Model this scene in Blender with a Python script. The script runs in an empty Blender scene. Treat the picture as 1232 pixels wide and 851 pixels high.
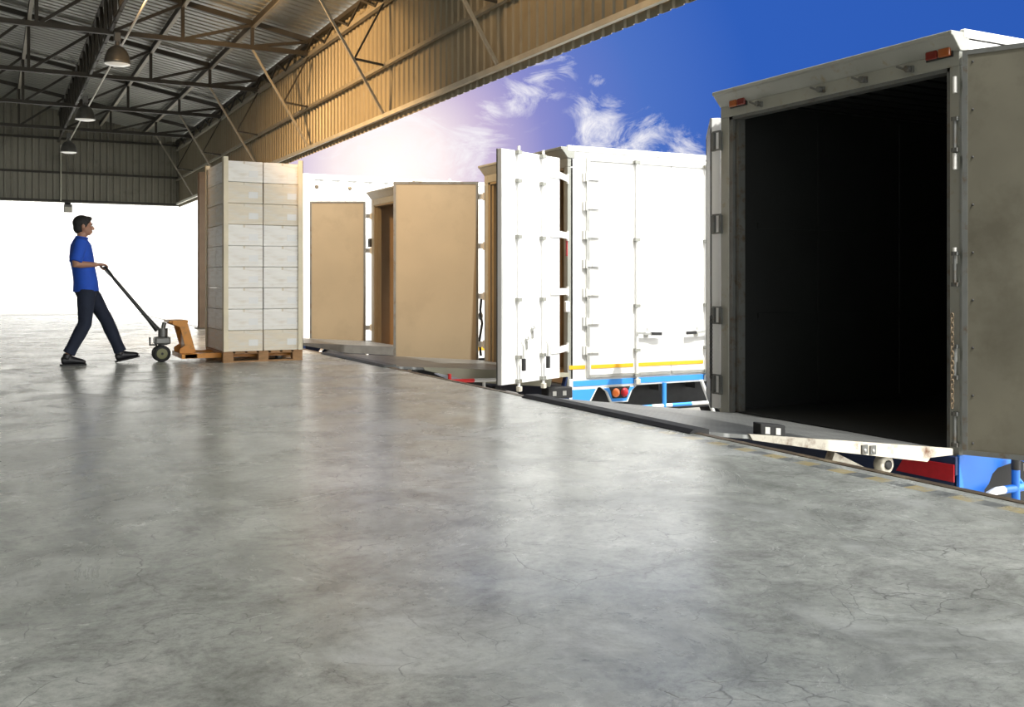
import bpy, math, random
from mathutils import Vector, Matrix
random.seed(7)
V = Vector
SC = bpy.context.scene
COL = SC.collection
GROUND = -1.35

# ------------------------------------------------------------------ mesh helper
class MB:
    def __init__(s): s.v = []; s.f = []; s.m = []; s.k = 0; s.sm = []
    def add(s, vs, fs, smooth=False):
        b = len(s.v); s.v += [V(p) for p in vs]
        for f in fs: s.f.append([b + i for i in f]); s.m.append(s.k); s.sm.append(smooth)
        return s
    def obox(s, o, u, v, w):
        o, u, v, w = V(o), V(u), V(v), V(w)
        if u.cross(v).dot(w) < 0: u, v = v, u
        p = [o, o+u, o+u+v, o+v, o+w, o+u+w, o+u+v+w, o+v+w]
        return s.add(p, [(3,2,1,0),(4,5,6,7),(0,1,5,4),(1,2,6,5),(2,3,7,6),(3,0,4,7)])
    def box(s, x0, x1, y0, y1, z0, z1):
        return s.obox((x0,y0,z0), (x1-x0,0,0), (0,y1-y0,0), (0,0,z1-z0))
    def bar(s, a, b, w, h=None, up=(0,0,1)):
        a, b = V(a), V(b); h = h or w
        d = (b-a); n = d.normalized(); up = V(up)
        if abs(n.dot(up)) > .98: up = V((1,0,0))
        r = n.cross(up).normalized(); t = r.cross(n).normalized()
        return s.obox(a - r*w/2 - t*h/2, d, r*w, t*h)
    def tube(s, pts, r, n=10, caps=True, smooth=True):
        pts = [V(p) for p in pts]; N = len(pts)
        rs = r if isinstance(r, (list, tuple)) else [r]*N
        rings = []; prev = None
        for i, p in enumerate(pts):
            t = (pts[min(i+1,N-1)] - pts[max(i-1,0)]).normalized()
            if prev is None:
                a = V((0,0,1)) if abs(t.z) < .9 else V((1,0,0))
                x = t.cross(a).normalized()
            else:
                x = (prev - t*prev.dot(t)).normalized()
            prev = x; y = t.cross(x)
            rr = rs[i]
            if not isinstance(rr, tuple): rr = (rr, rr)
            rings.append([p + x*math.cos(2*math.pi*k/n)*rr[0] + y*math.sin(2*math.pi*k/n)*rr[1] for k in range(n)])
        vs = [q for R in rings for q in R]; fs = []
        for i in range(N-1):
            for k in range(n):
                fs.append((i*n+k, i*n+(k+1)%n, (i+1)*n+(k+1)%n, (i+1)*n+k))
        s.add(vs, fs, smooth)
        if caps:
            s.add(rings[0], [tuple(reversed(range(n)))]); s.add(rings[-1], [tuple(range(n))])
        return s
    def torus(s, c, ax, R, r, n=20, m=8, a0=0, a1=2*math.pi, ref=None):
        c, ax = V(c), V(ax).normalized()
        u = V(ref) if ref else (ax.orthogonal()).normalized()
        u = (u - ax*u.dot(ax)).normalized(); w = ax.cross(u)
        full = abs(a1-a0-2*math.pi) < 1e-6
        K = n if full else n+1; vs = []
        for i in range(K):
            a = a0 + (a1-a0)*i/n; d = u*math.cos(a)+w*math.sin(a)
            for j in range(m):
                b = 2*math.pi*j/m
                vs.append(c + d*(R + r*math.cos(b)) + ax*(r*math.sin(b)))
        fs = []
        for i in range(n):
            i2 = (i+1) % K
            for j in range(m):
                fs.append((i*m+j, i2*m+j, i2*m+(j+1)%m, i*m+(j+1)%m))
        return s.add(vs, fs, True)
    def lathe(s, c, ax, prof, n=24, smooth=True):   # prof: (radius, along)
        c, ax = V(c), V(ax).normalized(); u = ax.orthogonal().normalized(); w = ax.cross(u)
        vs = []
        for r, h in prof:
            for k in range(n):
                a = 2*math.pi*k/n; vs.append(c + ax*h + (u*math.cos(a)+w*math.sin(a))*r)
        fs = []
        for i in range(len(prof)-1):
            for k in range(n): fs.append((i*n+k, i*n+(k+1)%n, (i+1)*n+(k+1)%n, (i+1)*n+k))
        s.add(vs, fs, smooth)
        return s
    def ell(s, c, rx, ry, rz, n=16, m=10, rot=0):
        c = V(c); vs = []; R = Matrix.Rotation(rot, 3, 'Y')
        for i in range(m+1):
            t = math.pi*i/m
            for k in range(n):
                a = 2*math.pi*k/n
                vs.append(c + R @ V((rx*math.sin(t)*math.cos(a), ry*math.sin(t)*math.sin(a), rz*math.cos(t))))
        fs = [(i*n+k, (i+1)*n+k, (i+1)*n+(k+1)%n, i*n+(k+1)%n) for i in range(m) for k in range(n)]
        return s.add(vs, fs, True)
    def prism(s, poly, w):          # poly: 3D points in one plane, w: extrusion vector
        poly = [V(p) for p in poly]; w = V(w); n = len(poly)
        nrm = V((0,0,0))
        for i in range(n): nrm += poly[i].cross(poly[(i+1)%n])
        if nrm.dot(w) < 0: poly.reverse()
        vs = poly + [p+w for p in poly]
        fs = [tuple(reversed(range(n))), tuple(range(n, 2*n))]
        fs += [(i, (i+1)%n, n+(i+1)%n, n+i) for i in range(n)]
        return s.add(vs, fs)
    def build(s, name, mats, parent=None, bevel=0, solid=0):
        off = V((0,0,0)); p = parent
        while p is not None: off += p.location; p = p.parent
        me = bpy.data.meshes.new(name)
        me.from_pydata([tuple(q-off) for q in s.v], [], s.f)
        if not isinstance(mats, (list, tuple)): mats = [mats]
        for m in mats: me.materials.append(m)
        for i, pl in enumerate(me.polygons):
            pl.material_index = s.m[i]; pl.use_smooth = s.sm[i]
        me.update()
        o = bpy.data.objects.new(name, me); COL.objects.link(o); o.parent = parent
        if solid:
            md = o.modifiers.new('solid', 'SOLIDIFY'); md.thickness = solid; md.offset = 0
        if bevel:
            md = o.modifiers.new('bevel', 'BEVEL'); md.width = bevel; md.segments = 2; md.limit_method = 'ANGLE'
        return o

def thing(name, loc, label, cat, group=None):
    o = bpy.data.objects.new(name, None); COL.objects.link(o); o.location = loc
    o.empty_display_size = .2; return tag(o, label, cat, group)
def tag(o, label, cat, group=None, kind=None):
    o['label'] = label; o['category'] = cat
    if group: o['group'] = group
    if kind: o['kind'] = kind
    return o
def struct(name, mb, mat, label=None, cat=None, **k):
    o = mb.build(name, mat, **k); o['kind'] = 'structure'
    if label: o['label'] = label
    if cat: o['category'] = cat
    return o
def dup(root, off, label=None, group=None):
    r = root.copy(); COL.objects.link(r); r.location = root.location + V(off)
    if label: r['label'] = label
    if group: r['group'] = group
    for ch in list(root.children):
        c = ch.copy(); COL.objects.link(c); c.parent = r
        for g in list(ch.children):
            d = g.copy(); COL.objects.link(d); d.parent = c
    return r

# ------------------------------------------------------------------ materials
def nt(name):
    m = bpy.data.materials.new(name); m.use_nodes = True
    t = m.node_tree; b = t.nodes['Principled BSDF']
    return m, t, b
def mat(name, col, rough=.5, metal=0, var=.0, vs=3.0, bump=0, bs=40, spec=.5, dirt=None, dirt_amt=.35, dirt_scale=4, stretch=(1,1,1), emit=None, coat=0):
    m, t, b = nt(name); N, L = t.nodes, t.links
    b.inputs['Roughness'].default_value = rough; b.inputs['Metallic'].default_value = metal
    b.inputs['Specular IOR Level'].default_value = spec
    b.inputs['Coat Weight'].default_value = coat
    tc = N.new('ShaderNodeTexCoord'); mp = N.new('ShaderNodeMapping'); mp.inputs['Scale'].default_value = stretch
    L.new(tc.outputs['Object'], mp.inputs['Vector'])
    base = (*col, 1); out = None
    if var > 0:
        n = N.new('ShaderNodeTexNoise'); n.inputs['Scale'].default_value = vs; n.inputs['Detail'].default_value = 6
        L.new(mp.outputs[0], n.inputs['Vector'])
        r = N.new('ShaderNodeValToRGB'); e = r.color_ramp.elements
        e[0].position = .3; e[1].position = .7
        e[0].color = (*[c*(1-var) for c in col], 1); e[1].color = (*[min(1, c*(1+var)) for c in col], 1)
        L.new(n.outputs['Fac'], r.inputs[0]); out = r.outputs[0]
    if dirt:
        n2 = N.new('ShaderNodeTexNoise'); n2.inputs['Scale'].default_value = dirt_scale; n2.inputs['Detail'].default_value = 9; n2.inputs['Roughness'].default_value = .65
        L.new(mp.outputs[0], n2.inputs['Vector'])
        r2 = N.new('ShaderNodeValToRGB'); e = r2.color_ramp.elements
        e[0].position = 1-dirt_amt-.08; e[1].position = 1-dirt_amt+.1
        e[0].color = (0,0,0,1); e[1].color = (1,1,1,1)
        L.new(n2.outputs['Fac'], r2.inputs[0])
        mx = N.new('ShaderNodeMixRGB'); mx.inputs[1].default_value = base; mx.inputs[2].default_value = (*dirt, 1)
        if out: L.new(out, mx.inputs[1])
        L.new(r2.outputs[0], mx.inputs[0]); out = mx.outputs[0]
    if out: L.new(out, b.inputs['Base Color'])
    else: b.inputs['Base Color'].default_value = base
    if bump:
        n3 = N.new('ShaderNodeTexNoise'); n3.inputs['Scale'].default_value = bs; n3.inputs['Detail'].default_value = 4
        L.new(mp.outputs[0], n3.inputs['Vector'])
        bp = N.new('ShaderNodeBump'); bp.inputs['Strength'].default_value = bump; bp.inputs['Distance'].default_value = .01
        L.new(n3.outputs['Fac'], bp.inputs['Height']); L.new(bp.outputs[0], b.inputs['Normal'])
    if emit:
        b.inputs['Emission Color'].default_value = (*emit[0], 1); b.inputs['Emission Strength'].default_value = emit[1]
    return m

WHITE = mat('white_paint', (.80,.80,.78), .38, var=.03, vs=2)
WALLW = mat('white_wall', (.86,.86,.84), .8, var=.03, vs=.6)
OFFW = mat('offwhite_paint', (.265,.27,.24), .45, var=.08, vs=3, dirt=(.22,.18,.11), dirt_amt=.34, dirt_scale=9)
HINGEW = mat('hinge_white', (.62,.62,.59), .4, var=.04)
CREAM = mat('cream_paint', (.52,.49,.41), .5, dirt=(.13,.06,.03), dirt_amt=.40, dirt_scale=6)
CLAD = mat('cladding_sheet', (.25,.24,.19), .42, metal=.25, var=.10, vs=1.2, dirt=(.15,.14,.11), dirt_amt=.36, dirt_scale=1.5)
CLADW = mat('side_cladding_sheet', (.34,.30,.215), .45, metal=.15, var=.08, vs=1.0, dirt=(.27,.235,.165), dirt_amt=.36, dirt_scale=1.5)
ROOFM = mat('roof_sheet', (.30,.305,.27), .40, metal=.3, var=.12, vs=.8)
STEEL = mat('truss_steel', (.055,.05,.04), .55, metal=.2, var=.15, vs=6)
RAILM = mat('rail_steel', (.36,.33,.26), .5, metal=.2, var=.1, vs=6)
PALE = mat('pale_conduit', (.62,.60,.52), .45, metal=.3, var=.1, vs=5)
GALV = mat('galvanised', (.55,.55,.52), .35, metal=.7, var=.1, vs=10)
DARKM = mat('dark_metal', (.035,.035,.035), .5, metal=.3, var=.2, vs=8)
BLACK = mat('black_rubber', (.018,.018,.018), .7, bump=.1, bs=60)
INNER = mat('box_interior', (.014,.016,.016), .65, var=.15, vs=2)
FRAMED = mat('jamb_grey', (.10,.105,.10), .5, var=.15, vs=5, dirt=(.07,.045,.02), dirt_amt=.4, dirt_scale=12)
LINER = mat('door_liner', (.12,.113,.085), .55, metal=.15, var=.12, vs=2.2, dirt=(.085,.078,.056), dirt_amt=.45, dirt_scale=1.6, bump=.08, bs=3)
LINERB = mat('door_liner_tan', (.225,.185,.12), .6, var=.06, vs=1.5, dirt=(.20,.163,.105), dirt_amt=.40, dirt_scale=1.8)
BLUE = mat('blue_paint', (.02,.16,.62), .35, var=.06, vs=3)
BLUEL = mat('light_blue_paint', (.05,.30,.80), .35, var=.04, vs=3)
NAVY = mat('navy_paint', (.006,.018,.065), .45, var=.15, vs=5)
ORANGE = mat('orange_stripe', (.80,.42,.02), .45)
REDREF = mat('red_reflector', (.42,.012,.02), .35, var=.1, vs=20)
LREDM = mat('lamp_red', (.16,.02,.014), .2, coat=.5)
LORM = mat('lamp_orange', (.32,.085,.02), .2, coat=.5)
LORB = mat('lamp_orange_bright', (.9,.2,.03), .2, coat=.5)
REDP = mat('red_pipe_paint', (.75,.03,.03), .4)
TYRE = mat('tyre', (.02,.02,.02), .8)
JACKO = mat('jack_orange', (.66,.26,.02), .4, var=.08, vs=8, dirt=(.25,.12,.03), dirt_amt=.35, dirt_scale=12)
GREYM = mat('grey_metal', (.16,.16,.15), .4, metal=.5, var=.15, vs=9)
PUW = mat('wheel_polyurethane', (.20,.20,.09), .5)
WOOD = mat('pallet_wood', (.36,.20,.09), .75, var=.3, vs=6, stretch=(1,5,5))
CARD1 = mat('carton_white', (.90,.88,.83), .55, var=.06, vs=4, dirt=(.74,.68,.58), dirt_amt=.42, dirt_scale=3, stretch=(1,1,9))
CARD2 = mat('carton_cream', (.78,.70,.56), .6, var=.08, vs=4, dirt=(.80,.77,.70), dirt_amt=.45, dirt_scale=3, stretch=(1,1,9))
TAPE = mat('carton_tape', (.70,.63,.50), .35)
BOARD = mat('edge_board', (.76,.68,.50), .6, var=.08, vs=6)
SKIN = mat('skin', (.42,.22,.14), .5, var=.06, vs=9)
SHIRT = mat('shirt_blue', (.014,.085,.52), .8, var=.12, vs=7, bump=.25, bs=14)
TROU = mat('trouser_navy', (.012,.018,.038), .85, var=.2, vs=8, bump=.25, bs=12)
HAIRM = mat('hair', (.012,.010,.009), .6, bump=.4, bs=90)
SHOEM = mat('shoe_leather', (.014,.014,.017), .4)
ORSTR = mat('orange_strap', (.8,.25,.04), .7)
YARD = mat('yard_concrete', (.42,.41,.38), .85, var=.15, vs=.5, dirt=(.22,.21,.19), dirt_amt=.4, dirt_scale=1.2)
DOCKF = mat('dock_face', (.16,.155,.14), .85, var=.3, vs=2)
RUST = mat('rusty_angle_iron', (.16,.12,.075), .5, metal=.4, var=.3, vs=9, dirt=(.50,.40,.24), dirt_amt=.4, dirt_scale=6)
REFL = mat('fill_light_cover', (.8,.8,.78), .15, metal=.9)
GLOW = mat('lamp_glass', (.9,.9,.85), .2, emit=((1,.97,.88), .25))

# checker plate
def tread():
    m, t, b = nt('tread_plate'); N, L = t.nodes, t.links
    b.inputs['Metallic'].default_value = .45; b.inputs['Roughness'].default_value = .38
    tc = N.new('ShaderNodeTexCoord')
    hs = []
    for ang in (math.radians(45), math.radians(-45)):
        mp = N.new('ShaderNodeMapping'); mp.inputs['Rotation'].default_value = (0,0,ang); mp.inputs['Scale'].default_value = (9, 22, 1)
        L.new(tc.outputs['Object'], mp.inputs['Vector'])
        v = N.new('ShaderNodeTexVoronoi'); v.inputs['Randomness'].default_value = 0; v.inputs['Scale'].default_value = 1; v.voronoi_dimensions = '2D'
        L.new(mp.outputs[0], v.inputs['Vector'])
        r = N.new('ShaderNodeMapRange'); r.inputs[1].default_value = .15; r.inputs[2].default_value = .35; r.inputs[3].default_value = 1; r.inputs[4].default_value = 0
        L.new(v.outputs['Distance'], r.inputs[0]); hs.append(r.outputs[0])
    a = N.new('ShaderNodeMath'); a.operation = 'MAXIMUM'; L.new(hs[0], a.inputs[0]); L.new(hs[1], a.inputs[1])
    bp = N.new('ShaderNodeBump'); bp.inputs['Strength'].default_value = .8; bp.inputs['Distance'].default_value = .006
    L.new(a.outputs[0], bp.inputs['Height']); L.new(bp.outputs[0], b.inputs['Normal'])
    n = N.new('ShaderNodeTexNoise'); n.inputs['Scale'].default_value = 3; n.inputs['Detail'].default_value = 6
    L.new(tc.outputs['Object'], n.inputs['Vector'])
    r = N.new('ShaderNodeValToRGB'); e = r.color_ramp.elements; e[0].position = .35; e[1].position = .7
    e[0].color = (.07,.075,.075,1); e[1].color = (.17,.175,.17,1)
    L.new(n.outputs['Fac'], r.inputs[0])
    mx = N.new('ShaderNodeMixRGB'); mx.inputs[2].default_value = (.42,.43,.42,1)
    sc = N.new('ShaderNodeMath'); sc.operation = 'MULTIPLY'; sc.inputs[1].default_value = .85; L.new(a.outputs[0], sc.inputs[0])
    L.new(sc.outputs[0], mx.inputs[0]); L.new(r.outputs[0], mx.inputs[1]); L.new(mx.outputs[0], b.inputs['Base Color'])
    return m
TREAD = tread()

# polished concrete floor
def floor_mat():
    m, t, b = nt('polished_concrete'); N, L = t.nodes, t.links
    tc = N.new('ShaderNodeTexCoord'); P = tc.outputs['Object']
    def noise(scale, det=8, rough=.6, st=(1,1,1), dist=0):
        mp = N.new('ShaderNodeMapping'); mp.inputs['Scale'].default_value = st; L.new(P, mp.inputs['Vector'])
        n = N.new('ShaderNodeTexNoise'); n.inputs['Scale'].default_value = scale; n.inputs['Detail'].default_value = det; n.inputs['Roughness'].default_value = rough; n.inputs['Distortion'].default_value = dist
        L.new(mp.outputs[0], n.inputs['Vector']); return n.outputs['Fac']
    def ramp(src, stops):
        r = N.new('ShaderNodeValToRGB'); e = r.color_ramp.elements
        while len(e) < len(stops): e.new(.5)
        for i, (p, c) in enumerate(stops): e[i].position = p; e[i].color = (*c, 1) if isinstance(c, tuple) else (c, c, c, 1)
        L.new(src, r.inputs[0]); return r.outputs[0]
    def mix(kind, f, a, c):
        x = N.new('ShaderNodeMixRGB'); x.blend_type = kind
        for i, s in enumerate((f, a, c)):
            if hasattr(s, 'is_linked'): L.new(s, x.inputs[i])
            else: x.inputs[i].default_value = s if i == 0 else (*s, 1)
        return x.outputs[0]
    def M(op, a, c=None):
        x = N.new('ShaderNodeMath'); x.operation = op
        for i, s in enumerate((a, c)):
            if s is None: continue
            if hasattr(s, 'is_linked'): L.new(s, x.inputs[i])
            else: x.inputs[i].default_value = s
        return x.outputs[0]
    base = ramp(noise(.7, 12, .70, dist=.25), [(.32,(.37,.385,.35)), (.5,(.47,.485,.445)), (.68,(.60,.61,.57))])
    mott = ramp(noise(3.2, 12, .74, dist=.5), [(.33,.60), (.5,.97), (.66,1.28)])
    c = mix('MULTIPLY', 1.0, base, mott)
    fine = ramp(noise(26, 8, .85), [(.32,.66), (.5,1.0), (.7,1.22)])
    c = mix('MULTIPLY', 1.0, c, fine)
    stain = ramp(noise(1.3, 12, .75, dist=.7), [(.55,0.), (.68,1.)])
    c = mix('MIX', M('MULTIPLY', stain, .5), c, (.78,.79,.77))
    dk = ramp(noise(2.6, 12, .8, dist=.5), [(.56,0.), (.70,1.)])
    c = mix('MIX', M('MULTIPLY', dk, .45), c, (.22,.225,.21))
    # hairline cracks
    mp = N.new('ShaderNodeMapping'); L.new(P, mp.inputs['Vector'])
    wn = N.new('ShaderNodeTexNoise'); wn.inputs['Scale'].default_value = 3; wn.inputs['Detail'].default_value = 5; L.new(P, wn.inputs['Vector'])
    wv = mix('LINEAR_LIGHT', .12, mp.outputs[0], (.5,.5,.5)); 
    x = N.new('ShaderNodeMixRGB'); x.blend_type = 'LINEAR_LIGHT'; x.inputs[0].default_value = .13; L.new(mp.outputs[0], x.inputs[1]); L.new(wn.outputs['Color'], x.inputs[2])
    vo = N.new('ShaderNodeTexVoronoi'); vo.feature = 'DISTANCE_TO_EDGE'; vo.inputs['Scale'].default_value = 2.2; L.new(x.outputs[0], vo.inputs['Vector'])
    cr = ramp(vo.outputs['Distance'], [(0.,1.), (.007,0.)])
    msk = ramp(noise(.8, 5, .6), [(.47,0.), (.58,1.)])
    vo2 = N.new('ShaderNodeTexVoronoi'); vo2.feature = 'DISTANCE_TO_EDGE'; vo2.inputs['Scale'].default_value = 6.5; L.new(x.outputs[0], vo2.inputs['Vector'])
    cr2 = ramp(vo2.outputs['Distance'], [(0.,1.), (.020,0.)])
    msk2 = ramp(noise(3.1, 6, .7), [(.50,0.), (.60,1.)])
    crk = M('MAXIMUM', M('MULTIPLY', M('MULTIPLY', cr, msk), .55), M('MULTIPLY', M('MULTIPLY', cr2, msk2), .60))
    c = mix('MIX', crk, c, (.09,.09,.085))
    # saw-cut joints and worn yellow / grey edge paint
    sp = N.new('ShaderNodeSeparateXYZ'); L.new(P, sp.inputs[0]); X, Y = sp.outputs[0], sp.outputs[1]
    def line(co, at, w): return M('LESS_THAN', M('ABSOLUTE', M('SUBTRACT', co, at)), w)
    j = line(Y, 9.5, .012)
    for a in (line(Y, 17.2, .015), line(Y, 24.7, .02)): j = M('MAXIMUM', j, a)
    c = mix('MIX', M('MULTIPLY', j, .6), c, (.07,.07,.065))
    band = line(X, 3.79, .045)
    ph = M('LESS_THAN', M('FRACT', M('DIVIDE', Y, .24)), .5)
    pc = mix('MIX', ph, (.10,.11,.125), (.55,.42,.15))
    wear = ramp(noise(7, 7, .7), [(.34,.1), (.52,1.)])
    near = N.new('ShaderNodeMapRange'); near.inputs[1].default_value = 6.5; near.inputs[2].default_value = 4.2; L.new(Y, near.inputs[0])
    c = mix('MIX', M('MULTIPLY', M('MULTIPLY', M('MULTIPLY', band, wear), near.outputs[0]), .7), c, pc)
    L.new(c, b.inputs['Base Color'])
    rg = ramp(noise(1.3, 9, .7, dist=.8), [(.3,.20), (.55,.28), (.75,.42)])
    L.new(rg, b.inputs['Roughness'])
    b.inputs['Specular IOR Level'].default_value = .45
    bp = N.new('ShaderNodeBump'); bp.inputs['Strength'].default_value = .12; bp.inputs['Distance'].default_value = .01
    hh = M('SUBTRACT', M('MULTIPLY', noise(9, 8, .7), .5), M('ADD', M('MULTIPLY', crk, .8), j))
    L.new(hh, bp.inputs['Height']); L.new(bp.outputs[0], b.inputs['Normal'])
    return m
FLOOR = floor_mat()

# ------------------------------------------------------------------ setting
DX = 3.96
mb = MB().box(-14, DX-.05, -8, 31.4, -.35, 0)
fl = struct('floor', mb, FLOOR)
struct('trim_1', MB().box(DX-.05, DX, -8, 31.4, -.12, .004).box(DX-.004, DX+.012, -8, 31.4, -.30, -.12), RUST)
struct('wall_dock', MB().box(DX-.6, DX-.02, -8, 31.4, GROUND, -.35), DOCKF)
struct('yard_ground', MB().box(-60, 90, -40, 120, GROUND-.3, GROUND), YARD, 'pale concrete truck yard below the loading dock', 'ground')
struct('rear_apron', MB().box(-14, DX, 31.4, 36, GROUND, -.02), mat('apron_concrete', (.55,.54,.51), .7, var=.1, vs=1), 'sunlit pale concrete apron behind the warehouse floor', 'ground')
struct('wall_back', MB().box(-16, 14, 36, 36.3, GROUND, 4.3), WALLW)

# corrugated sheets (ribs follow z on the walls, the slope on the roof)
def corr(n0, n1, pitch, depth, f):
    prof = [(0,0),(.42,0),(.50,1),(.68,1),(.76,0)]
    pts = []; a = n0
    while a < n1:
        for t, h in prof: pts.append((a + t*pitch, h*depth))
        a += pitch
    pts.append((a, 0)); vs = []; fs = []
    for p, h in pts: vs += f(p, h)
    for i in range(len(pts)-1): fs.append((2*i, 2*i+2, 2*i+3, 2*i+1))
    return MB().add(vs, fs)
RZ = lambda x: 5.25 + (5.0-x)*.18 if x > -3 else 6.69 + (x+3)*.18
FX = 5.0; ZE = 3.26; ZT = 5.24; YB = 31.4
struct('wall_right', corr(5.2, YB, .18, .022, lambda p, h: [(FX+.06-h, p, ZE-.02), (FX+.06-h, p, ZT)]), CLADW, solid=.004)
struct('wall_gable', corr(-14, FX, .18, .045, lambda p, h: [(p, YB+.06-h, ZE), (p, YB+.06-h, RZ(p)+.10)]), CLAD, 'corrugated grey cladding across the far end of the warehouse', 'cladding', solid=.004)
struct('ceiling', corr(-8, YB+.3, .22, .035, lambda p, h: [(FX+.25, p, RZ(FX+.25)+.08+h), (-3, p, RZ(-3)+.08+h)]), ROOFM, solid=.004)
struct('ceiling', corr(-8, YB+.3, .22, .035, lambda p, h: [(-3, p, RZ(-3)+.08+h), (-14, p, RZ(-14)+.08+h)]), ROOFM, solid=.004)
struct('shading_wall_left', MB().box(-14.3, -14.05, -8, YB, -.3, 5.0), CLAD)  # unseen wall added to darken the left side of the hall
# rails carrying the side cladding
def rail(z, w, h, label, m=RAILM, x=FX-.03):
    o = MB().bar((x, -8, z), (x, YB, z), w, h).build('cladding_rail', m)
    return tag(o, label, 'rail')
rail(ZE+.07, .05, .06, 'pale lower rail along the bottom edge of the side cladding', PALE)
rail(4.05, .05, .05, 'thin middle rail across the side cladding')
def grail(z, label, m=STEEL):
    o = MB().bar((-14, YB-.02, z), (FX, YB-.02, z), .05, .06).build('cladding_rail', m)
    return tag(o, label, 'rail')
grail(ZE+.05, 'rail along the bottom edge of the far end cladding'); grail(4.12, 'middle rail across the far end cladding'); grail(5.10, 'upper rail across the far end cladding')
# eave lattice between the two upper rails
lat = thing('eave_lattice', (FX-.03, -8, 4.96), 'zigzag steel lattice along the eave above the side cladding', 'lattice')
for zc, mt in ((4.96, RAILM), (5.20, STEEL)): MB().bar((FX-.03, -8, zc), (FX-.03, YB, zc), .07).build('chord', mt, lat)
yy = 5.0; k = 0
while yy < YB-.6 and k < 98:
    a, b_ = ((4.96, 5.20) if k % 2 == 0 else (5.20, 4.96))
    MB().bar((FX-.07, yy, a), (FX-.07, yy+.62, b_), .03).build('diagonal', STEEL, lat); yy += .62; k += 1

# ------------------------------------------------------------------ roof trusses
ZB = 4.99
PX = [3.97, 2.82, 1.70, .62, -.5, -1.62, -2.9]
def truss(y, label):
    t = thing('roof_truss', (FX, y, ZB), label, 'truss', None)
    MB().bar((-13, y, ZB), (FX, y, ZB), .07, .08).build('bottom_chord', STEEL, t)
    MB().bar((-3, y, RZ(-3)-.03), (FX, y, RZ(FX)-.03), .08, .09).build('top_chord', STEEL, t)
    MB().bar((-3, y, RZ(-3)-.03), (-13, y, RZ(-13)-.03), .08, .09).build('top_chord', STEEL, t)
    for i, x in enumerate(PX):
        MB().bar((x, y, ZB), (x, y, RZ(x)-.05), .055).build('post', STEEL, t)
        xr = PX[i-1] if i else FX-.05
        MB().bar((x+.05, y, ZB+.03), (xr-.03, y, RZ(xr)-.07), .05).build('diagonal', STEEL, t)
    MB().bar((3.97, y, ZB-.03), (FX-.05, y, ZE+.10), .035).build('knee_brace', RAILM, t)
    MB().bar((4.50, y, 4.10), (FX-.04, y, 4.05), .03).build('strut', STEEL, t)
    MB().bar((4.53, y, 4.12), (FX-.05, y, 4.93), .025).build('strut', STEEL, t)
    return t
TY = [9.8, 13.4, 17.2, 20.95, 24.7, 28.5]
TL = ['roof truss nearest the camera, only its slanting brace on the tan side cladding showing',
      'roof truss one bay beyond the nearest, its pale brace reaching the upper photo edge',
      'roof truss that carries the nearest hanging lamp, its lower chord crossing the upper left corner',
      'dark steel roof truss between the nearest lamp and the middle lamp',
      'dark steel roof truss that carries the middle lamp',
      'farthest roof truss, just in front of the end cladding, carrying the smallest lamp']
for y, l in zip(TY, TL): truss(y, l)
for x, l in ((3.97, 'roof beam running lengthwise nearest the side cladding'), (2.82, 'lengthwise roof beam between the lattice girder and the outer beam'), (.62, 'lengthwise roof beam left of the lattice girder'), (-.5, 'leftmost lengthwise roof beam near the left edge of the photo')):
    b_ = thing('roof_beam', (x, -8, RZ(x)), l, 'beam')
    MB().bar((x, -8, RZ(x)-.05), (x, YB, RZ(x)-.05), .05, .10).build('web', STEEL, b_)
    MB().box(x-.02, x+.045, -8, YB, RZ(x)-.112, RZ(x)-.101).build('flange', RAILM, b_)
g = thing('lattice_girder', (1.7, -8, ZB), 'dark lengthwise lattice girder above the row of hanging lamps', 'girder')
zt = RZ(1.7)-.06
MB().bar((1.7, 5, ZB+.02), (1.7, YB, ZB+.02), .05).build('bottom_chord', STEEL, g)
MB().bar((1.7, 5, zt), (1.7, YB, zt), .05).build('top_chord', STEEL, g)
yy = 6.0; k = 0
while yy < YB-.9:
    MB().bar((1.7, yy, ZB), (1.7, yy, zt), .05).build('post', STEEL, g)
    MB().bar((1.7, yy, ZB), (1.7, yy+.75, zt) , .045).build('diagonal', STEEL, g)
    yy += .75
# ------------------------------------------------------------------ lamps
LX = 1.78
def lamp(y, label):
    t = thing('high_bay_lamp', (LX, y, 4.92), label, 'lamp', 'high bay lamps under the lattice girder')
    MB().box(LX-.05, LX+.05, y-.05, y+.05, 4.80, 4.95).build('ballast_box', GREYM, t, bevel=.008)
    MB().tube([(LX, y, 4.80), (LX, y, 4.72)], .035, 12).build('stem', GREYM, t)
    prof = [(.04,.30), (.075,.285), (.12,.25), (.155,.20), (.185,.12), (.20,.04), (.205,0.), (.198,.0), (.178,.12), (.148,.19), (.11,.235), (.04,.275)]
    sh = MB().lathe((LX, y, 4.44), (0,0,1), prof, 28).build('lamp_shade', GREYM, t)
    MB().lathe((LX, y, 4.44), (0,0,1), [(.0,-.03),(.12,-.022),(.19,-.002),(.199,.012)], 28).build('glass_cover', GLOW, t)
    return t
l1 = lamp(17.0, 'nearest and largest of the three bell-shaped hanging lamps, top left')
dup(l1, (0, 6.1, 0), 'middle one of the three bell-shaped hanging lamps')
dup(l1, (0.0, 11.3, -.1), 'farthest and smallest of the three bell-shaped hanging lamps, above the pipe drop')
c = thing('conduit', (1.86, 4, 4.9), 'pale wiring pipe running past the lamps and down the end cladding', 'pipe')
MB().tube([(1.92, 5, 4.90), (1.92, YB-.12, 4.90)], .018, 8).build('horizontal_run', PALE, c)
MB().tube([(1.76, YB-.10, 4.90), (1.76, YB-.10, 3.30)], .022, 8).build('vertical_run', PALE, c)
jb = thing('junction_box', (1.95, YB-.12, 3.05), 'small grey junction box hanging at the foot of the pale wiring pipe', 'box')
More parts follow.
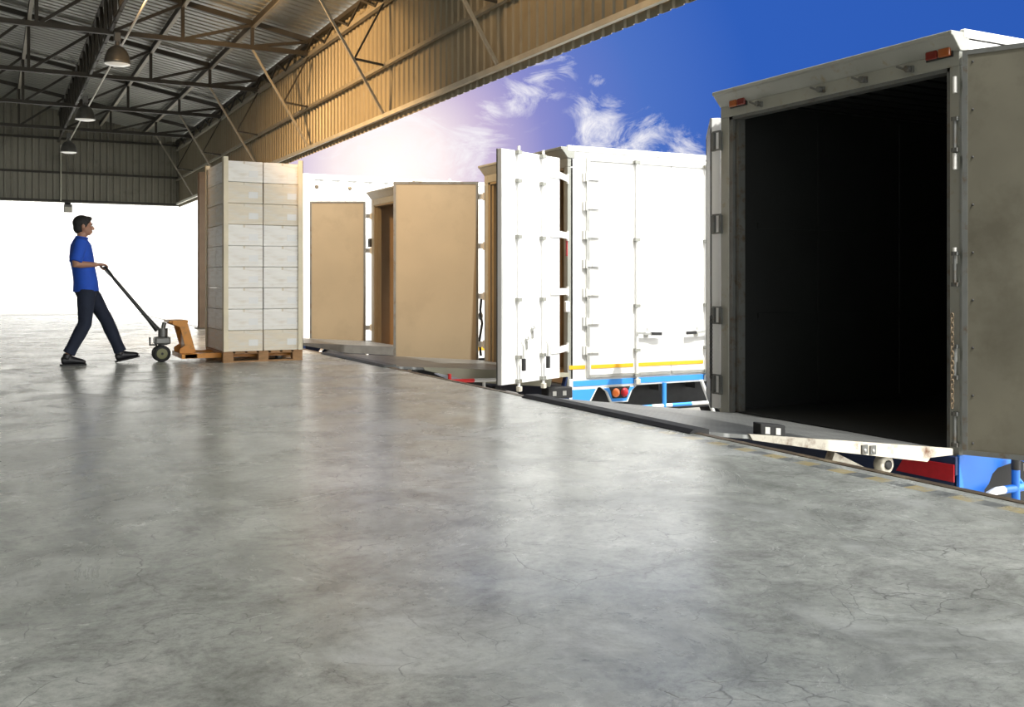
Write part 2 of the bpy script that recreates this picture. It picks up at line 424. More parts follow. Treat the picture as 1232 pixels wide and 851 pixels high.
MB().box(1.84, 2.06, YB-.16, YB-.05, 2.97, 3.20).build('housing', GREYM, jb, bevel=.01)
MB().box(1.86, 2.04, YB-.175, YB-.16, 2.99, 3.12).build('cover', PALE, jb)
MB().box(1.86, 2.02, YB-.15, YB+.03, 3.20, 3.26).build('bracket', BLACK, jb)
# dock post
p = thing('dock_post', (3.86, 21.1, 0), 'brown steel post at the dock edge just left of the carton stack', 'post')
MB().box(3.77, 3.93, 21.0, 21.03, 0, 3.22).box(3.77, 3.93, 21.17, 21.2, 0, 3.22).box(3.84, 3.86, 21.03, 21.17, 0, 3.22).build('shaft', mat('post_brown', (.14,.105,.075), .6, var=.15, vs=4), p)
MB().box(3.72, 3.94, 20.95, 21.25, 0, .02).build('base_plate', STEEL, p)
MB().bar((3.90, 21.1, 3.15), (FX-.08, 21.1, 3.20), .10).build('bracket_arm', STEEL, p)

# ------------------------------------------------------------------ truck parts
def door_leaf(root, P, u, m, w, z0, z1, th=.06, inner=LINERB, rods=True, rivets=True, name='door'):
    """P hinge-edge point on the inner face plane, u along the leaf, m normal of the inner face"""
    P, u, m = V((P[0], P[1], 0)), V((u[0], u[1], 0)).normalized(), V((m[0], m[1], 0)).normalized()
    Z = V((0,0,1)); H = z1-z0
    o = P - m*th + Z*z0
    leaf = MB().obox(o, u*w, m*th, Z*H).build(name, WHITE, root, bevel=.006)
    s = MB()   # rubber seal round the inner face
    q = P + Z*z0
    for a, b_, c_ in ((q, u*w, Z*.035), (q+Z*(H-.035), u*w, Z*.035), (q+Z*.035, u*.035, Z*(H-.07)), (q+u*(w-.035)+Z*.035, u*.035, Z*(H-.07))):
        s.obox(a - m*.002, b_, c_, m*.016)
    s.build('seal', FRAMED, leaf)
    MB().obox(q+u*.035+Z*.035, u*(w-.07), Z*(H-.07), m*.008).build('liner', inner, leaf)
    if rivets:
        r = MB()
        for i in range(9):
            for x in (.07, w*.42, w*.72, w-.07):
                if x in (w*.42, w*.72) and i not in (0, 4, 8): continue
                c_ = q + u*x + Z*(.09 + (H-.18)*i/8) + m*.010
                r.lathe(c_, m, [(.009,0),(.007,.004),(0,.006)], 8)
        r.build('rivets', DARKM, leaf)
    if rods:
        ro = P - m*th
        for x in (w*.36, w*.82) if rods is True else rods:
            c0 = ro + u*x - m*.030
            rod = MB().tube([c0+Z*(z0-.06), c0+Z*(z1+.05)], .017, 10).build('lock_rod', WHITE, leaf)
            k = MB()
            for zz in (z0+.03, z0+.30, z0+H*.36, z0+H*.63, z0+H*.87, z1-.02):
                k.obox(c0 - u*.035 + Z*(zz-.02) - m*.022, u*.07, Z*.04, m*.050)
            k.build('rod_guide', OFFW, leaf)
            MB().obox(c0-u*.028+Z*(z0-.09)-m*.03, u*.056, Z*.06, m*.05).build('cam_foot', CREAM, leaf, bevel=.006)
            hz = z0 + .48
            MB().tube([c0-m*.04+Z*hz, c0-m*.075+u*.01+Z*(hz-.06), c0-m*.075+u*.01+Z*(hz-.32)], .013, 8).build('handle', GALV, leaf)
            MB().obox(c0-m*.095-u*.012+Z*(hz-.33), u*.045, m*.035, Z*.14).build('grip', BLACK, leaf, bevel=.006)
        for x, zz in ((w*.50, z0+.62), (w*.60, z0+.50)):
            c_ = ro + u*x + Z*zz
            MB().torus(c_-m*.02, -m, .028, .007).bar(c_+Z*-.12-m*.012, c_-m*.012, .02).build('latch', GALV, leaf)
    return leaf

def leaf_hinges(leaf, P, J, m, zs, u, arm=.28):
    """hinges from the leaf edge P to the jamb J; strap lies on the outer face"""
    P, J, m, u = V((*P,0)), V((*J,0)), V((*m,0)).normalized(), V((*u,0)).normalized(); Z = V((0,0,1))
    for z in zs:
        h = MB()
        a = P - m*.06 + Z*z
        h.obox(a - m*.012 - Z*.04, u*arm, Z*.08, m*.012)
        h.bar(a - m*.006, J + Z*z, .012, .08)
        h.tube([J+Z*(z-.06), J+Z*(z+.06)], .018, 8)
        h.build('hinge', HINGEW, leaf)

def wheel(root, c, R=.50, w=.26, ax=(0,-1,0)):
    t = MB().lathe(c, ax, [(R*.58,-w/2), (R*.9,-w/2), (R*.98,-w*.38), (R,0-w*.2), (R,w*.2), (R*.98,w*.38), (R*.9,w/2), (R*.58,w/2)], 32).build('wheel', TYRE, root)
    MB().lathe(c, ax, [(R*.58,-w/2), (R*.58,w*.42), (R*.50,w*.40), (R*.45,w*.1), (R*.2,w*.15), (R*.18,w*.35), (0,w*.36)], 28).build('rim', GALV, t)
    return t

def truck_body(name, label, X0, Y0, Y1, z0, z1, L, sill=NAVY, group='trucks backed up to the dock', frame=OFFW, lights=True, liner=INNER, outer=None, keepers=(), strip=None):
    Yc = (Y0+Y1)/2
    t = thing(name, (X0, Yc, GROUND), label, 'truck', group)
    T = .07; ow = outer or WHITE
    b = MB(); X1 = X0+L
    b.box(X0+.02, X1, Y0, Y0+.04, z0, z1-.02); b.box(X0+.02, X1, Y1-.04, Y1, z0, z1-.02)
    b.box(X0+.02, X1, Y0, Y1, z1-.05, z1); b.box(X1-.05, X1, Y0, Y1, z0, z1)
    b.box(X0+.02, X1, Y0, Y1, z0-.04, z0)
    b.build('cargo_box', ow, t, bevel=.01)
    b = MB()
    b.box(X0+.05, X1-.06, Y0+.04, Y0+.055, z0, z1-.05); b.box(X0+.05, X1-.06, Y1-.055, Y1-.04, z0, z1-.05)
    b.box(X1-.07, X1-.05, Y0+.05, Y1-.05, z0, z1-.05)
    b.box(X0+.05, X1-.06, Y0+.05, Y1-.05, z1-.075, z1-.05)
    b.box(X0+.02, X1-.06, Y0+.05, Y1-.05, z0, z0+.012)
    yy = Y0+.15
    while yy < Y1-.15:
        b.box(X0+.10, X1-.08, yy, yy+.05, z1-.095, z1-.075); yy += .22
    for i in range(int(L/1.2)):
        x = X0+1.2+i*1.2
        b.box(x, x+.05, Y1-.075, Y1-.055, z0+.05, z1-.12); b.box(x, x+.05, Y0+.055, Y0+.075, z0+.05, z1-.12)
    for zz in (z0+.9, z0+1.8):
        b.box(X0+.4, X1-.1, Y1-.07, Y1-.055, zz, zz+.05)
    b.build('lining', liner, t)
    # rear portal frame: jambs, header with flared lip, chamfered corners
    j = .12
    f = MB()
    f.box(X0-.02, X0+.06, Y0, Y0+j*.7, z0-.05, z1-.24); f.box(X0-.02, X0+.06, Y1-j, Y1, z0-.05, z1-.24)
    f.box(X0-.02, X0+.06, Y0, Y1, z1-.24, z1-.129)
    f.prism([(X0-.02, Y0-.01, z1-.13), (X0-.10, Y0-.01, z1-.03), (X0-.12, Y0-.01, z1-.02), (X0-.12, Y0-.01, z1+.01), (X0+.08, Y0-.01, z1+.01), (X0+.08, Y0-.01, z1-.13)], (0, Y1-Y0+.02, 0))
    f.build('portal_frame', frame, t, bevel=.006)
    s = MB()
    s.box(X0-.012, X0+.09, Y1-j-.05, Y1-j, z0, z1-.24); s.box(X0-.012, X0+.09, Y0+j*.7, Y0+j*.7+.03, z0, z1-.24)
    s.box(X0-.012, X0+.09, Y0+j*.7, Y1-j, z1-.27, z1-.24)
    s.box(X0+.02, X0+.10, Y1-j-.10, Y1-j-.06, z0, z1-.27)
    s.build('jamb_strip', strip or FRAMED, t)
    f = MB()
    for yk in keepers:
        kp = MB(); z = z1-.185
        kp.box(X0-.045, X0-.02, yk-.035, yk-.015, z-.03, z+.02); kp.box(X0-.045, X0-.02, yk+.015, yk+.035, z-.02, z+.03)
        kp.tube([(X0-.02, yk, z), (X0-.075, yk, z)], .024, 10); kp.bar((X0-.07, yk-.02, z-.02), (X0-.07, yk+.09, z+.03), .016)
        kp.build('rod_keeper', FRAMED, t)
    if lights:
        for s_, yy in ((1, Y0+.17), (-1, Y1-.27)):
            h = MB().box(X0-.028, X0-.018, yy-.12, yy+.12, z1-.165, z1-.085).build('marker_lamp', DARKM, t)
            for q, mt in ((1, LREDM), (-1, LORM)):
                yc = yy + s_*q*.057
                MB().box(X0-.055, X0-.028, yc-.052, yc+.052, z1-.158, z1-.092).build('lens', mt, h, bevel=.01)
    # chassis
    ch = MB()
    for yy in (Yc-.45, Yc+.37): ch.box(X0+.15, X1+.6, yy, yy+.08, z0-.34, z0-.10)
    for i in range(int(L/.6)): ch.box(X0+.2+i*.6, X0+.26+i*.6, Y0+.05, Y1-.05, z0-.13, z0-.04)
    ch.build('chassis', DARKM, t)
    for yy, a in ((Y0+.18, (0,-1,0)), (Y1-.18, (0,1,0))):
        wheel(t, (X0+L*.68, yy, GROUND+.42), .42, .24, a)
    MB().tube([(X0+L*.68, Y0+.2, GROUND+.42), (X0+L*.68, Y1-.2, GROUND+.42)], .06, 10).build('axle', DARKM, t)
    return t

def tail_lift(t, x0, x1, y0, y1, za, zb, edge=.11, side=CREAM, roller=True, lip=BLACK, block=True):
    dz = lambda x: za + (zb-za)*(x-x0)/(x1-x0)
    s = MB().prism([(x0, y0, dz(x0)+.002), (x1, y0, dz(x1)), (x1, y0, dz(x1)-.03), (x0+.05, y0, dz(x0)-.03), (x0-.04, y0, dz(x0)-.004)], (0, y1-y0, 0)).build('tail_lift', TREAD, t)
    for yy in (y0-.012,):
        MB().prism([(x0+.42, yy, dz(x0+.42)+.008), (x1+.02, yy, dz(x1)+.008), (x1+.02, yy, dz(x1)-.04), (x1-.22, yy, dz(x1)-.04), (x1-.25, yy, dz(x1)-edge), (x0+1.15, yy, dz(x0+1.15)-edge), (x0+.45, yy, dz(x0+.45)-.03)], (0, .025, 0)).build('side_beam', side, s)
    MB().prism([(x0-.06, y0-.005, .004), (x0-.02, y0-.005, .026), (x0+.10, y0-.005, dz(x0+.1)+.022), (x0+.10, y0-.005, dz(x0+.1)-.035), (x0-.05, y0-.005, -.0)], (0, y1-y0+.01, 0)).build('lip', lip, s, bevel=.003)
    if roller:
        for yy in (y0+.12, y1-.24):
            MB().bar((x1-.15, yy, dz(x1)-.42), (x0+1.25, yy, dz(x0+1.3)-.13), .07, .11).build('lift_arm', side, s)
        rx = x1-.62
        MB().lathe((rx, y0+.03, dz(rx)-edge-.075), (0,-1,0), [(.0,-.06),(.068,-.06),(.068,.0),(.055,.012),(.03,.008),(.022,.02),(.0,.02)], 24).build('roller', CREAM, s)
        MB().lathe((rx, y0+.018, dz(rx)-edge-.075), (0,-1,0), [(.034,0),(.034,.006),(.012,.010),(0,.010)], 20).build('roller_hub', BLACK, s)
        h = MB()
        for xx in (x0+1.42, x0+1.50): h.box(xx, xx+.055, y0-.025, y0-.012, dz(xx)-.075, dz(xx)-.012)
        h.build('hinge_plate', FRAMED, s)
        h = MB()
        for xx in (x0+1.447, x0+1.527): h.lathe((xx, y0-.025, dz(xx)-.045), (0,-1,0), [(.011,0),(.011,.006),(0,.006)], 10)
        h.build('bolt', GALV, s)
    if block:
        bx = x0+.62; by = y0+.03; bz = dz(bx)
        u = V((.97,-.2,-.12)).normalized(); w = V((.2,.97,0)).normalized()
        o = V((bx-.07, by, bz+.004))
        bb = MB().obox(o, u*.19, w*.10, V((0,0,.085))).build('bumper_block', BLACK, s, bevel=.008)
        for k in (.035, .115): MB().obox(o+u*k+V((0,0,.02))-w*.004, u*.035, w*.004, V((0,0,.045))).build('reflector', GALV, s)
    return s

def chain(t, p, n, a=.018, mt=None):
    c = MB(); p = V(p)
    for i in range(n):
        ax = (0,1,0) if i % 2 else (1,.2,0)
        z = V((0,0,-i*a*1.75))
        A = V(ax).normalized(); h = A.cross(V((0,0,1))).normalized()
        pts = []
        for k in range(11):
            an = 2*math.pi*k/10
            pts.append(p+z+h*math.cos(an)*a*.55+V((0,0,1))*math.sin(an)*a*1.15)
        c.tube(pts, a*.24, 6, caps=False)
    c.build('chain', mt or GREYM, t)

# ------------------------------------------------------------------ TRUCK A (right, open and empty)
A0, A1, AZ, AT, AX = 4.98, 7.70, -.31, 2.80, 6.37
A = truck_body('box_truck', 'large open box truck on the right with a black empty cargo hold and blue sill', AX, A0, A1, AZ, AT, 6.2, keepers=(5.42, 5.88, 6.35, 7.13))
MB().box(AX+.02, AX+6.2, A0-.015, A0+.03, AT-.03, AT+.035).build('roof_rail', WHITE, A, bevel=.008)
d = door_leaf(A, (AX-.02, A0-.03), (.42,-.907), (-.907,-.42), 1.30, AZ-.01, 2.66, th=.055, inner=LINER, rods=(.42, 1.05))
leaf_hinges(d, (AX-.02, A0-.03), (AX-.03, A0+.03), (-.907,-.42), (.42, 1.15, 1.85, 2.42), (.42,-.907), arm=.10)
d = door_leaf(A, (6.40, 7.90), (.60,.80), (-.8,.6), 1.30, AZ+.0, 2.60, th=.09, inner=LINER, rods=(.42, 1.05), rivets=False)
for zc, hh in ((2.34, .09), (1.52, .09), (.62, .08), (-.06, .09)):
    h = MB().box(AX-.045, AX-.025, A1-.02, A1+.10, zc-hh, zc-hh+.015).box(AX-.045, AX-.025, A1-.02, A1+.10, zc+hh, zc+hh+.015)
    h.box(AX-.05, AX-.02, A1+.07, A1+.11, zc-hh, zc+hh).box(AX-.05, AX-.02, A1-.03, A1-.005, zc-hh, zc+hh)
    h.build('hinge', FRAMED, A)
for zc in (2.05, 1.05, .36, -.14):
    h = MB().box(AX-.05, AX-.02, A0+.0, A0+.05, zc-.13, zc-.10).box(AX-.05, AX-.02, A0+.0, A0+.05, zc+.10, zc+.13)
    h.tube([(AX-.04, A0+.025, zc-.13), (AX-.04, A0+.025, zc+.13)], .013, 8)
    h.build('hinge', FRAMED, A)
chain(A, (AX-.06, A0+.03, .70), 20, .020, RUST)
chain(A, (AX-.09, A1+.06, .60), 16, .022, BLACK)
MB().tube([(AX-.09, A1+.06, .02), (AX-.09, A1+.06, -.12)], .006, 6).build('wire', BLACK, A)
# sill, red reflective strip, blue skirt with cut-out
MB().box(AX-.06, AX+.06, A0, A1, AZ-.17, AZ-.03).box(AX-.03, AX+.03, A0+.04, A1-.04, AZ-.40, AZ-.17).build('rear_sill', NAVY, A, bevel=.006)
MB().prism([(AX-.068, A0+.01, AZ-.09), (AX-.068, A0+.46, AZ-.10), (AX-.068, A0+.54, AZ-.22), (AX-.068, A0+.01, AZ-.22)], (.008,0,0)).build('reflective_strip', REDREF, A)
MB().prism([(AX-.03, A0-.01, AZ-.02), (AX+1.6, A0-.01, AZ-.02), (AX+1.6, A0-.01, AZ-.14), (AX+1.0, A0-.01, AZ-.14), (AX+.95, A0-.01, AZ-.26),(AX+.88, A0-.01, AZ-.29),(AX+.84, A0-.01, AZ-.17), (AX+.66, A0-.01, AZ-.11), (AX+.40, A0-.01, AZ-.15), (AX+.34, A0-.01, AZ-.19), (AX+.30, A0-.01, AZ-.26), (AX+.25, A0-.01, AZ-.30), (AX+.24, A0-.01, AZ-.52), (AX-.03, A0-.01, AZ-.52)], (0,.03,0)).build('side_skirt', BLUE, A, bevel=.004)
gx = AX+.15; gy = A0-.08; gz = AZ-.30
gp = MB().tube([(gx-.02, gy+.02, gz-.18), (gx+.01, gy, gz-.08), (gx+.06, gy, gz-.02), (gx+.14, gy, gz), (gx+.22, gy, gz)], .030, 10).build('side_guard', WHITE, A)
MB().tube([(gx+.22, gy, gz), (gx+.80, gy, gz)], .030, 10).build('rail', BLUE, gp)
MB().tube([(gx+.80, gy, gz), (gx+1.3, gy, gz)], .030, 10).build('rail', WHITE, gp)
MB().tube([(gx+.36, gy, gz+.14), (gx+.36, gy, gz-.14)], .030, 10).build('post', BLUE, gp)
MB().tube([(gx+.36, gy, gz-.14), (gx+.36, gy, gz-.34)], .031, 10).build('post', WHITE, gp)
MB().tube([(gx+.36, gy, gz+.14), (gx+.36, gy, gz+.22)], .032, 10).build('post', BLACK, gp)
MB().tube([(gx+.40, gy+.03, gz+.08), (gx+.80, gy+.03, gz-.26)], .018, 8).build('brace', BLUE, gp)
MB().box(AX+.2, AX+6, A0+.30, A0+.34, AZ-.62, AZ-.03).build('underbody_panel', BLACK, A)
MB().lathe((AX+.74, A0-.03, AZ-.19), (0,-1,0), [(.0,.03),(.05,.03),(.06,0)], 16).build('side_lamp', LORB, A)
tail_lift(A, 3.93, 6.27, 5.0, 7.22, .012, -.285, edge=.068)

# ------------------------------------------------------------------ TRUCK B (middle, side door towards the camera)
B0, B1, BZ, BT, BX = 10.63, 12.99, -.34, 2.63, 6.37
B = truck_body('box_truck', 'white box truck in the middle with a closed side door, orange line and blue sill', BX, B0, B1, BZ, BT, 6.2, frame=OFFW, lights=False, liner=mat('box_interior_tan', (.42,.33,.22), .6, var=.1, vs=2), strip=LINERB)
MB().box(BX-.02, BX+6.2, B0-.012, B0+.03, BT-.04, BT+.03).build('roof_rail', WHITE, B, bevel=.006)
d = door_leaf(B, (6.04, 10.39), (-.91,-.415), (-.415,.91), 1.13, BZ+.14, 2.45, th=.06, inner=LINERB, rods=(.38, .85))
leaf_hinges(d, (6.04, 10.39), (BX-.02, B0+.0), (-.415,.91), (2.24, 1.53, .84, .14), (-.91,-.415), arm=.2)
d = door_leaf(B, (6.25, 12.98), (-.886,.464), (-.464,-.886), 1.23, BZ+.09, 2.41, th=.06, inner=LINERB, rods=(.42, 1.0), rivets=False)
leaf_hinges(d, (6.25, 12.98), (BX-.03, B1-.01), (-.464,-.886), (2.2, 1.48, .75, .05), (-.886,.464), arm=.02)
# side door
for x0, x1, hx in ((6.66, 7.915, 7.36), (7.925, 9.20, 8.49)):
    z0, z1 = BZ+.12, 2.48
    sd = MB().box(x0, x1, B0-.020, B0, z0, z1).build('side_door', WHITE, B, bevel=.004)
    e = MB()
    e.box(x0, x1, B0-.036, B0-.018, z0-.03, z0+.01).box(x0, x1, B0-.036, B0-.018, z1, z1+.04)
    if x0 < 7: e.box(x0-.045, x0+.0, B0-.030, B0, z0-.03, z1+.04)
    else: e.box(x1, x1+.045, B0-.030, B0, z0-.03, z1+.04)
    e.build('door_seal', GALV, sd)
    MB().tube([(hx, B0-.05, z0-.07), (hx, B0-.05, z1+.06)], .019, 10).build('lock_rod', WHITE, sd)
    kk = MB()
    for zz in (z0-.02, z0+.30, z0+.87, z0+1.72, z1+.02): kk.box(hx-.04, hx+.04, B0-.075, B0-.018, zz-.02, zz+.02)
    kk.build('rod_guide', OFFW, sd)
    sg = 1 if x0 < 7 else -1
    MB().bar((hx-sg*.02, B0-.075, .30), (hx+sg*.22, B0-.08, .285), .018, .03).build('handle', GALV, sd)
    MB().bar((hx+sg*.20, B0-.082, .287), (hx+sg*.36, B0-.085, .282), .03, .04).build('grip', BLACK, sd)
    MB().lathe((hx+sg*.16, B0-.02, .29), (0,-1,0), [(.04,0),(.04,.02),(.02,.05),(0,.05)], 14).bar((hx+sg*.16, B0-.05, .36), (hx+sg*.16, B0-.05, .24), .02).build('latch', GALV, sd)
    MB().box(hx-.035, hx+.035, B0-.085, B0-.03, z0-.14, z0-.07).build('cam_foot', CREAM, sd, bevel=.006)
    if x0 < 7:
        for i in range(7):
            zz = 2.27 - i*.362
            h = MB().box(x0-.10, x0-.06, B0-.035, B0-.0, zz-.055, zz+.055).box(x0-.06, x0+.14, B0-.045, B0-.030, zz-.035, zz+.035).box(x0+.02, x0+.03, B0-.049, B0-.043, zz-.03, zz+.03)
            h.tube([(x0-.06, B0-.042, zz-.055), (x0-.06, B0-.042, zz+.055)], .012, 8)
            h.build('hinge', HINGEW, sd)
for a, b_ in ((BX+.0, 6.605), (6.68, 7.32), (7.40, 8.45), (8.53, 9.19), (9.25, 12.5)):
    yo = B0-.006 if (a < 6.6 or a > 9.2) else B0-.026
    MB().box(a, b_, yo, yo+.006, -.135, -.088).build('orange_stripe', ORANGE, B)
# blue sill with white outline, corner bracket, lamp bracket
MB().box(BX, BX+6.2, B0-.015, B0+.03, BZ-.03, BZ+.085).build('sill', WHITE, B)
MB().box(BX+.05, BX+6.2, B0-.022, B0-.014, BZ-.01, BZ+.06).build('sill_band', BLUEL, B)
MB().prism([(BX, B0-.015, BZ-.03), (BX+.42, B0-.015, BZ-.03), (BX+.22, B0-.015, BZ-.36), (BX, B0-.015, BZ-.36)], (0,.05,0)).build('corner_panel', WHITE, B)
MB().prism([(BX+.04, B0-.022, BZ-.05), (BX+.385, B0-.022, BZ-.05), (BX+.20, B0-.022, BZ-.34), (BX+.04, B0-.022, BZ-.34)], (0,.008,0)).build('corner_panel', BLUEL, B)
def hexa(x0, x1, zt_, zb_, ins): return [(x0, 0, zt_), (x1, 0, zt_), (x1-ins*.5, 0, zt_-.05), (x1-ins, 0, zb_), (x0+ins, 0, zb_), (x0+ins*.5, 0, zt_-.05)]
lb = MB().prism([(p_[0], B0-.03, p_[2]) for p_ in hexa(BX+.46, BX+1.00, BZ-.04, BZ-.24, .14)], (0,.03,0)).build('lamp_bracket', WHITE, B)
MB().prism([(p_[0], B0-.036, p_[2]) for p_ in hexa(BX+.49, BX+.97, BZ-.05, BZ-.225, .13)], (0,.008,0)).build('bracket_face', BLUEL, lb)
MB().prism([(p_[0], B0-.042, p_[2]) for p_ in hexa(BX+.57, BX+.89, BZ-.04, BZ-.185, .05)], (0,.008,0)).build('lamp_recess', DARKM, lb)
for xx, mt in ((BX+.67, LORB), (BX+.80, REDREF)):
    MB().ell((xx, B0-.045, BZ-.115), .058, .03, .058).build('lens', mt, lb)
MB().box(BX+.4, BX+6, B0+.25, B0+.30, BZ-.42, BZ-.03).build('underbody_panel', DARKM, B)
# striped side guard
zz = BZ-.32; sgx = BX+.62
sg = MB().tube([(sgx, B0-.05, zz), (sgx+.28, B0-.05, zz)], .025, 10).build('side_guard', WHITE, B)
xx = sgx+.28
for i in range(10):
    MB().tube([(xx, B0-.05, zz), (xx+.32, B0-.05, zz)], .025, 10).build('rail', BLUEL if i % 2 == 0 else WHITE, sg); xx += .32
MB().tube([(BX+1.42, B0-.05, BZ-.02), (BX+1.42, B0-.05, BZ-.55)], .03, 10).build('post', BLUEL, sg)
MB().tube([(BX+2.05, B0-.02, BZ-.02), (BX+2.30, B0-.02, BZ-.55)], .026, 10).build('brace', WHITE, sg)
MB().box(BX-.08, BX+.06, B0, B1, BZ-.20, BZ-.03).build('rear_sill', NAVY, B, bevel=.006)
o = V((BX-.35, B0-.10, BZ-.10))
bk = MB().box(BX-.42, BX-.08, B0-.22, B0-.04, BZ-.12, BZ+.015).build('bumper_block', BLACK, B, bevel=.01)
for xx in (BX-.36, BX-.22): MB().box(xx, xx+.05, B0-.224, B0-.216, BZ-.085, BZ-.03).build('reflector', GALV, bk)
MB().bar((BX-.1, B0-.10, BZ+.16), (BX-.22, B0-.10, BZ-.30), .08, .02).build('hanging_flap', NAVY, B)
MB().box(BX-.03, BX-.02, B0+.0, B0+.03, 1.28, 1.55).build('side_marker', REDREF, B)
MB().box(BX-.07, BX-.01, B0-.05, B0+.015, .58, .72).build('lock_box', WHITE, B, bevel=.015)
# hanging straps on the far jamb
MB().tube([(BX-.04, B1+.04, .78), (BX-.06, B1+.05, .55), (BX-.04, B1+.03, .35), (BX-.07, B1+.06, .1), (BX-.05, B1+.05, -.12)], .018, 6).build('strap', BLACK, B)
MB().tube([(BX-.03, B1+.09, .74), (BX-.04, B1+.08, .52)], .012, 6).build('strap', ORSTR, B)
MB().torus((BX-.05, B1+.06, .46), (1,0,0), .05, .012).build('buckle', GREYM, B)
tl = tail_lift(B, 3.93, 6.27, 10.50, 12.85, .012, -.17, edge=.15, side=mat('lift_side_grey', (.30,.29,.22), .6, var=.1, vs=3), block=False, lip=FRAMED, roller=False)
for yy in (10.75, 12.3):
    MB().bar((6.25, yy, BZ-.45), (5.0, yy, -.24), .10, .14).build('lift_arm', DARKM, tl)
MB().bar((6.2, 10.62, -.75), (5.3, 10.62, -.34), .09, .12).build('lift_arm', DARKM, tl)
rg = MB().tube([(4.66, 10.44, -.10), (4.66, 10.44, -.17), (4.68, 10.44, -.185), (4.97, 10.44, -.19)], .022, 8).build('safety_rail', REDP, B)
MB().tube([(4.97, 10.44, -.19), (5.25, 10.44, -.195)], .022, 8).build('rail', WHITE, rg)
MB().tube([(5.10, 10.44, -.20), (5.10, 10.44, -.8)], .020, 8).build('post', WHITE, rg)
MB().tube([(4.42, 10.46, -.12), (4.42, 10.46, -.8)], .018, 8).build('post', WHITE, rg)

# ------------------------------------------------------------------ TRUCK C (beyond)
C0, C1, CZ, CT, CX = 15.45, 17.84, -.32, 2.64, 6.37
Ct = truck_body('box_truck', 'open box truck beyond the middle truck with its tan-lined door swung toward the cartons', CX, C0, C1, CZ, CT, 6.2, frame=OFFW, lights=False, liner=mat('box_interior_brown', (.40,.29,.18), .6, var=.1, vs=2), strip=LINERB)
d = door_leaf(Ct, (6.20, 17.75), (-.886,.464), (-.464,-.886), 1.04, CZ+.13, 2.47, th=.06, inner=LINERB, rods=(.38, .82), rivets=False)
leaf_hinges(d, (6.20, 17.75), (CX-.03, C1-.0), (-.464,-.886), (2.2, 1.55, .1), (-.886,.464), arm=.02)
d = door_leaf(Ct, (CX-.02, C0-.03), (.30,-.954), (-.954,-.30), 1.15, CZ+.02, 2.45, th=.055, inner=LINERB, rods=(.4, .95))
leaf_hinges(d, (CX-.02, C0-.03), (CX-.03, C0+.03), (-.954,-.30), (.3, 1.2, 2.1), (.3,-.954), arm=.05)
MB().box(CX-.06, CX+.0, C1-.02, C1+.10, 1.62, 1.78).build('lock_box', DARKM, Ct, bevel=.01)
MB().box(CX, CX+6.2, C0-.006, C0, CZ+.10, CZ+.16).build('orange_stripe', ORANGE, Ct)
MB().box(CX-.08, CX+.06, C0, C1, CZ-.20, CZ-.03).build('rear_sill', NAVY, Ct, bevel=.006)
tail_lift(Ct, 3.93, 6.27, 15.5, 17.7, .012, -.15, edge=.12, side=GREYM, block=False, lip=FRAMED, roller=False)

# ------------------------------------------------------------------ container truck D (far)
D0, D1, DZ, DT, DXx = 20.3, 22.7, -.30, 3.22, 5.72
D = thing('container_truck', (DXx, (D0+D1)/2, GROUND), 'tall white ribbed container on a trailer behind the farthest open truck', 'truck', 'trucks backed up to the dock')
def drib(y, s):
    prof = []; x = DXx+.14
    m_ = MB(); pts = []
    while x < DXx+9:
        for t_, h_ in ((0,0),(.10,0),(.16,1),(.26,1),(.32,0)): pts.append((x+t_, y + s*h_*.035))
        x += .36
    vs = []; fs = []
    for a, b_ in pts: vs += [(a, b_, DZ+.12), (a, b_, DT-.10)]
    for i in range(len(pts)-1): fs.append((2*i, 2*i+2, 2*i+3, 2*i+1))
    return m_.add(vs, fs)
w = drib(D0+.03, 1); w.build('side_wall', WHITE, D, solid=.004)
drib(D1-.03, -1).build('side_wall', WHITE, D, solid=.004)
f = MB()
for yy in (D0, D1-.12):
    f.box(DXx, DXx+.14, yy, yy+.12, DZ, DT); f.box(DXx+.14, DXx+9, yy+.01, yy+.10, DZ, DZ+.14); f.box(DXx+.14, DXx+9, yy+.01, yy+.09, DT-.11, DT)
f.box(DXx+.01, DXx+.1, D0+.12, D1-.12, DT-.12, DT); f.box(DXx+.01, DXx+.1, D0+.12, D1-.12, DZ, DZ+.14)
f.build('corner_frame', WHITE, D, bevel=.008)
MB().box(DXx+.02, DXx+9, D0+.05, D1-.05, DT-.05, DT-.02).build('roof_sheet', WHITE, D)
for yy in (D0+.12, (D0+D1)/2+.01):
    dd = MB().box(DXx+.02, DXx+.07, yy, yy+(D1-D0)/2-.13, DZ+.14, DT-.12).build('door', WHITE, D)
    for q in (.3, .8): MB().tube([(DXx, yy+q, DZ+.1), (DXx, yy+q, DT-.1)], .02, 8).build('lock_rod', GALV, dd)
h = MB()
for xx in (DXx+.30, DXx+1.02, DXx+2.1, DXx+3.2): h.lathe((xx, D0-.002, DT-.27), (0,-1,0), [(.04,0),(.045,.012),(.03,.016),(0,.016)], 14)
h.build('vent', RUST, D)
ch = MB()
for yy in (D0+.5, D1-.6): ch.box(DXx+.1, DXx+9, yy, yy+.1, DZ-.32, DZ)
ch.box(DXx-.02, DXx+.08, D0+.05, D1-.05, DZ-.22, DZ-.05)
ch.build('chassis', NAVY, D)
for xx in (DXx+.92, DXx+2.2):
    wheel(D, (xx, D0+.18, GROUND+.50), .50, .28, (0,-1,0)); wheel(D, (xx, D1-.18, GROUND+.50), .50, .28, (0,1,0))
    a = MB(); a.torus((xx, D0+.16, GROUND+.50), (0,-1,0), .60, .035, 24, 8, 0, math.pi, ref=(1,0,0)) ; a.build('mudguard', WHITE, D)
MB().box(DXx+.02, DXx+.08, D0-.01, D0+.2, DZ-.34, DZ-.24).build('tail_lamp', LREDM, D)

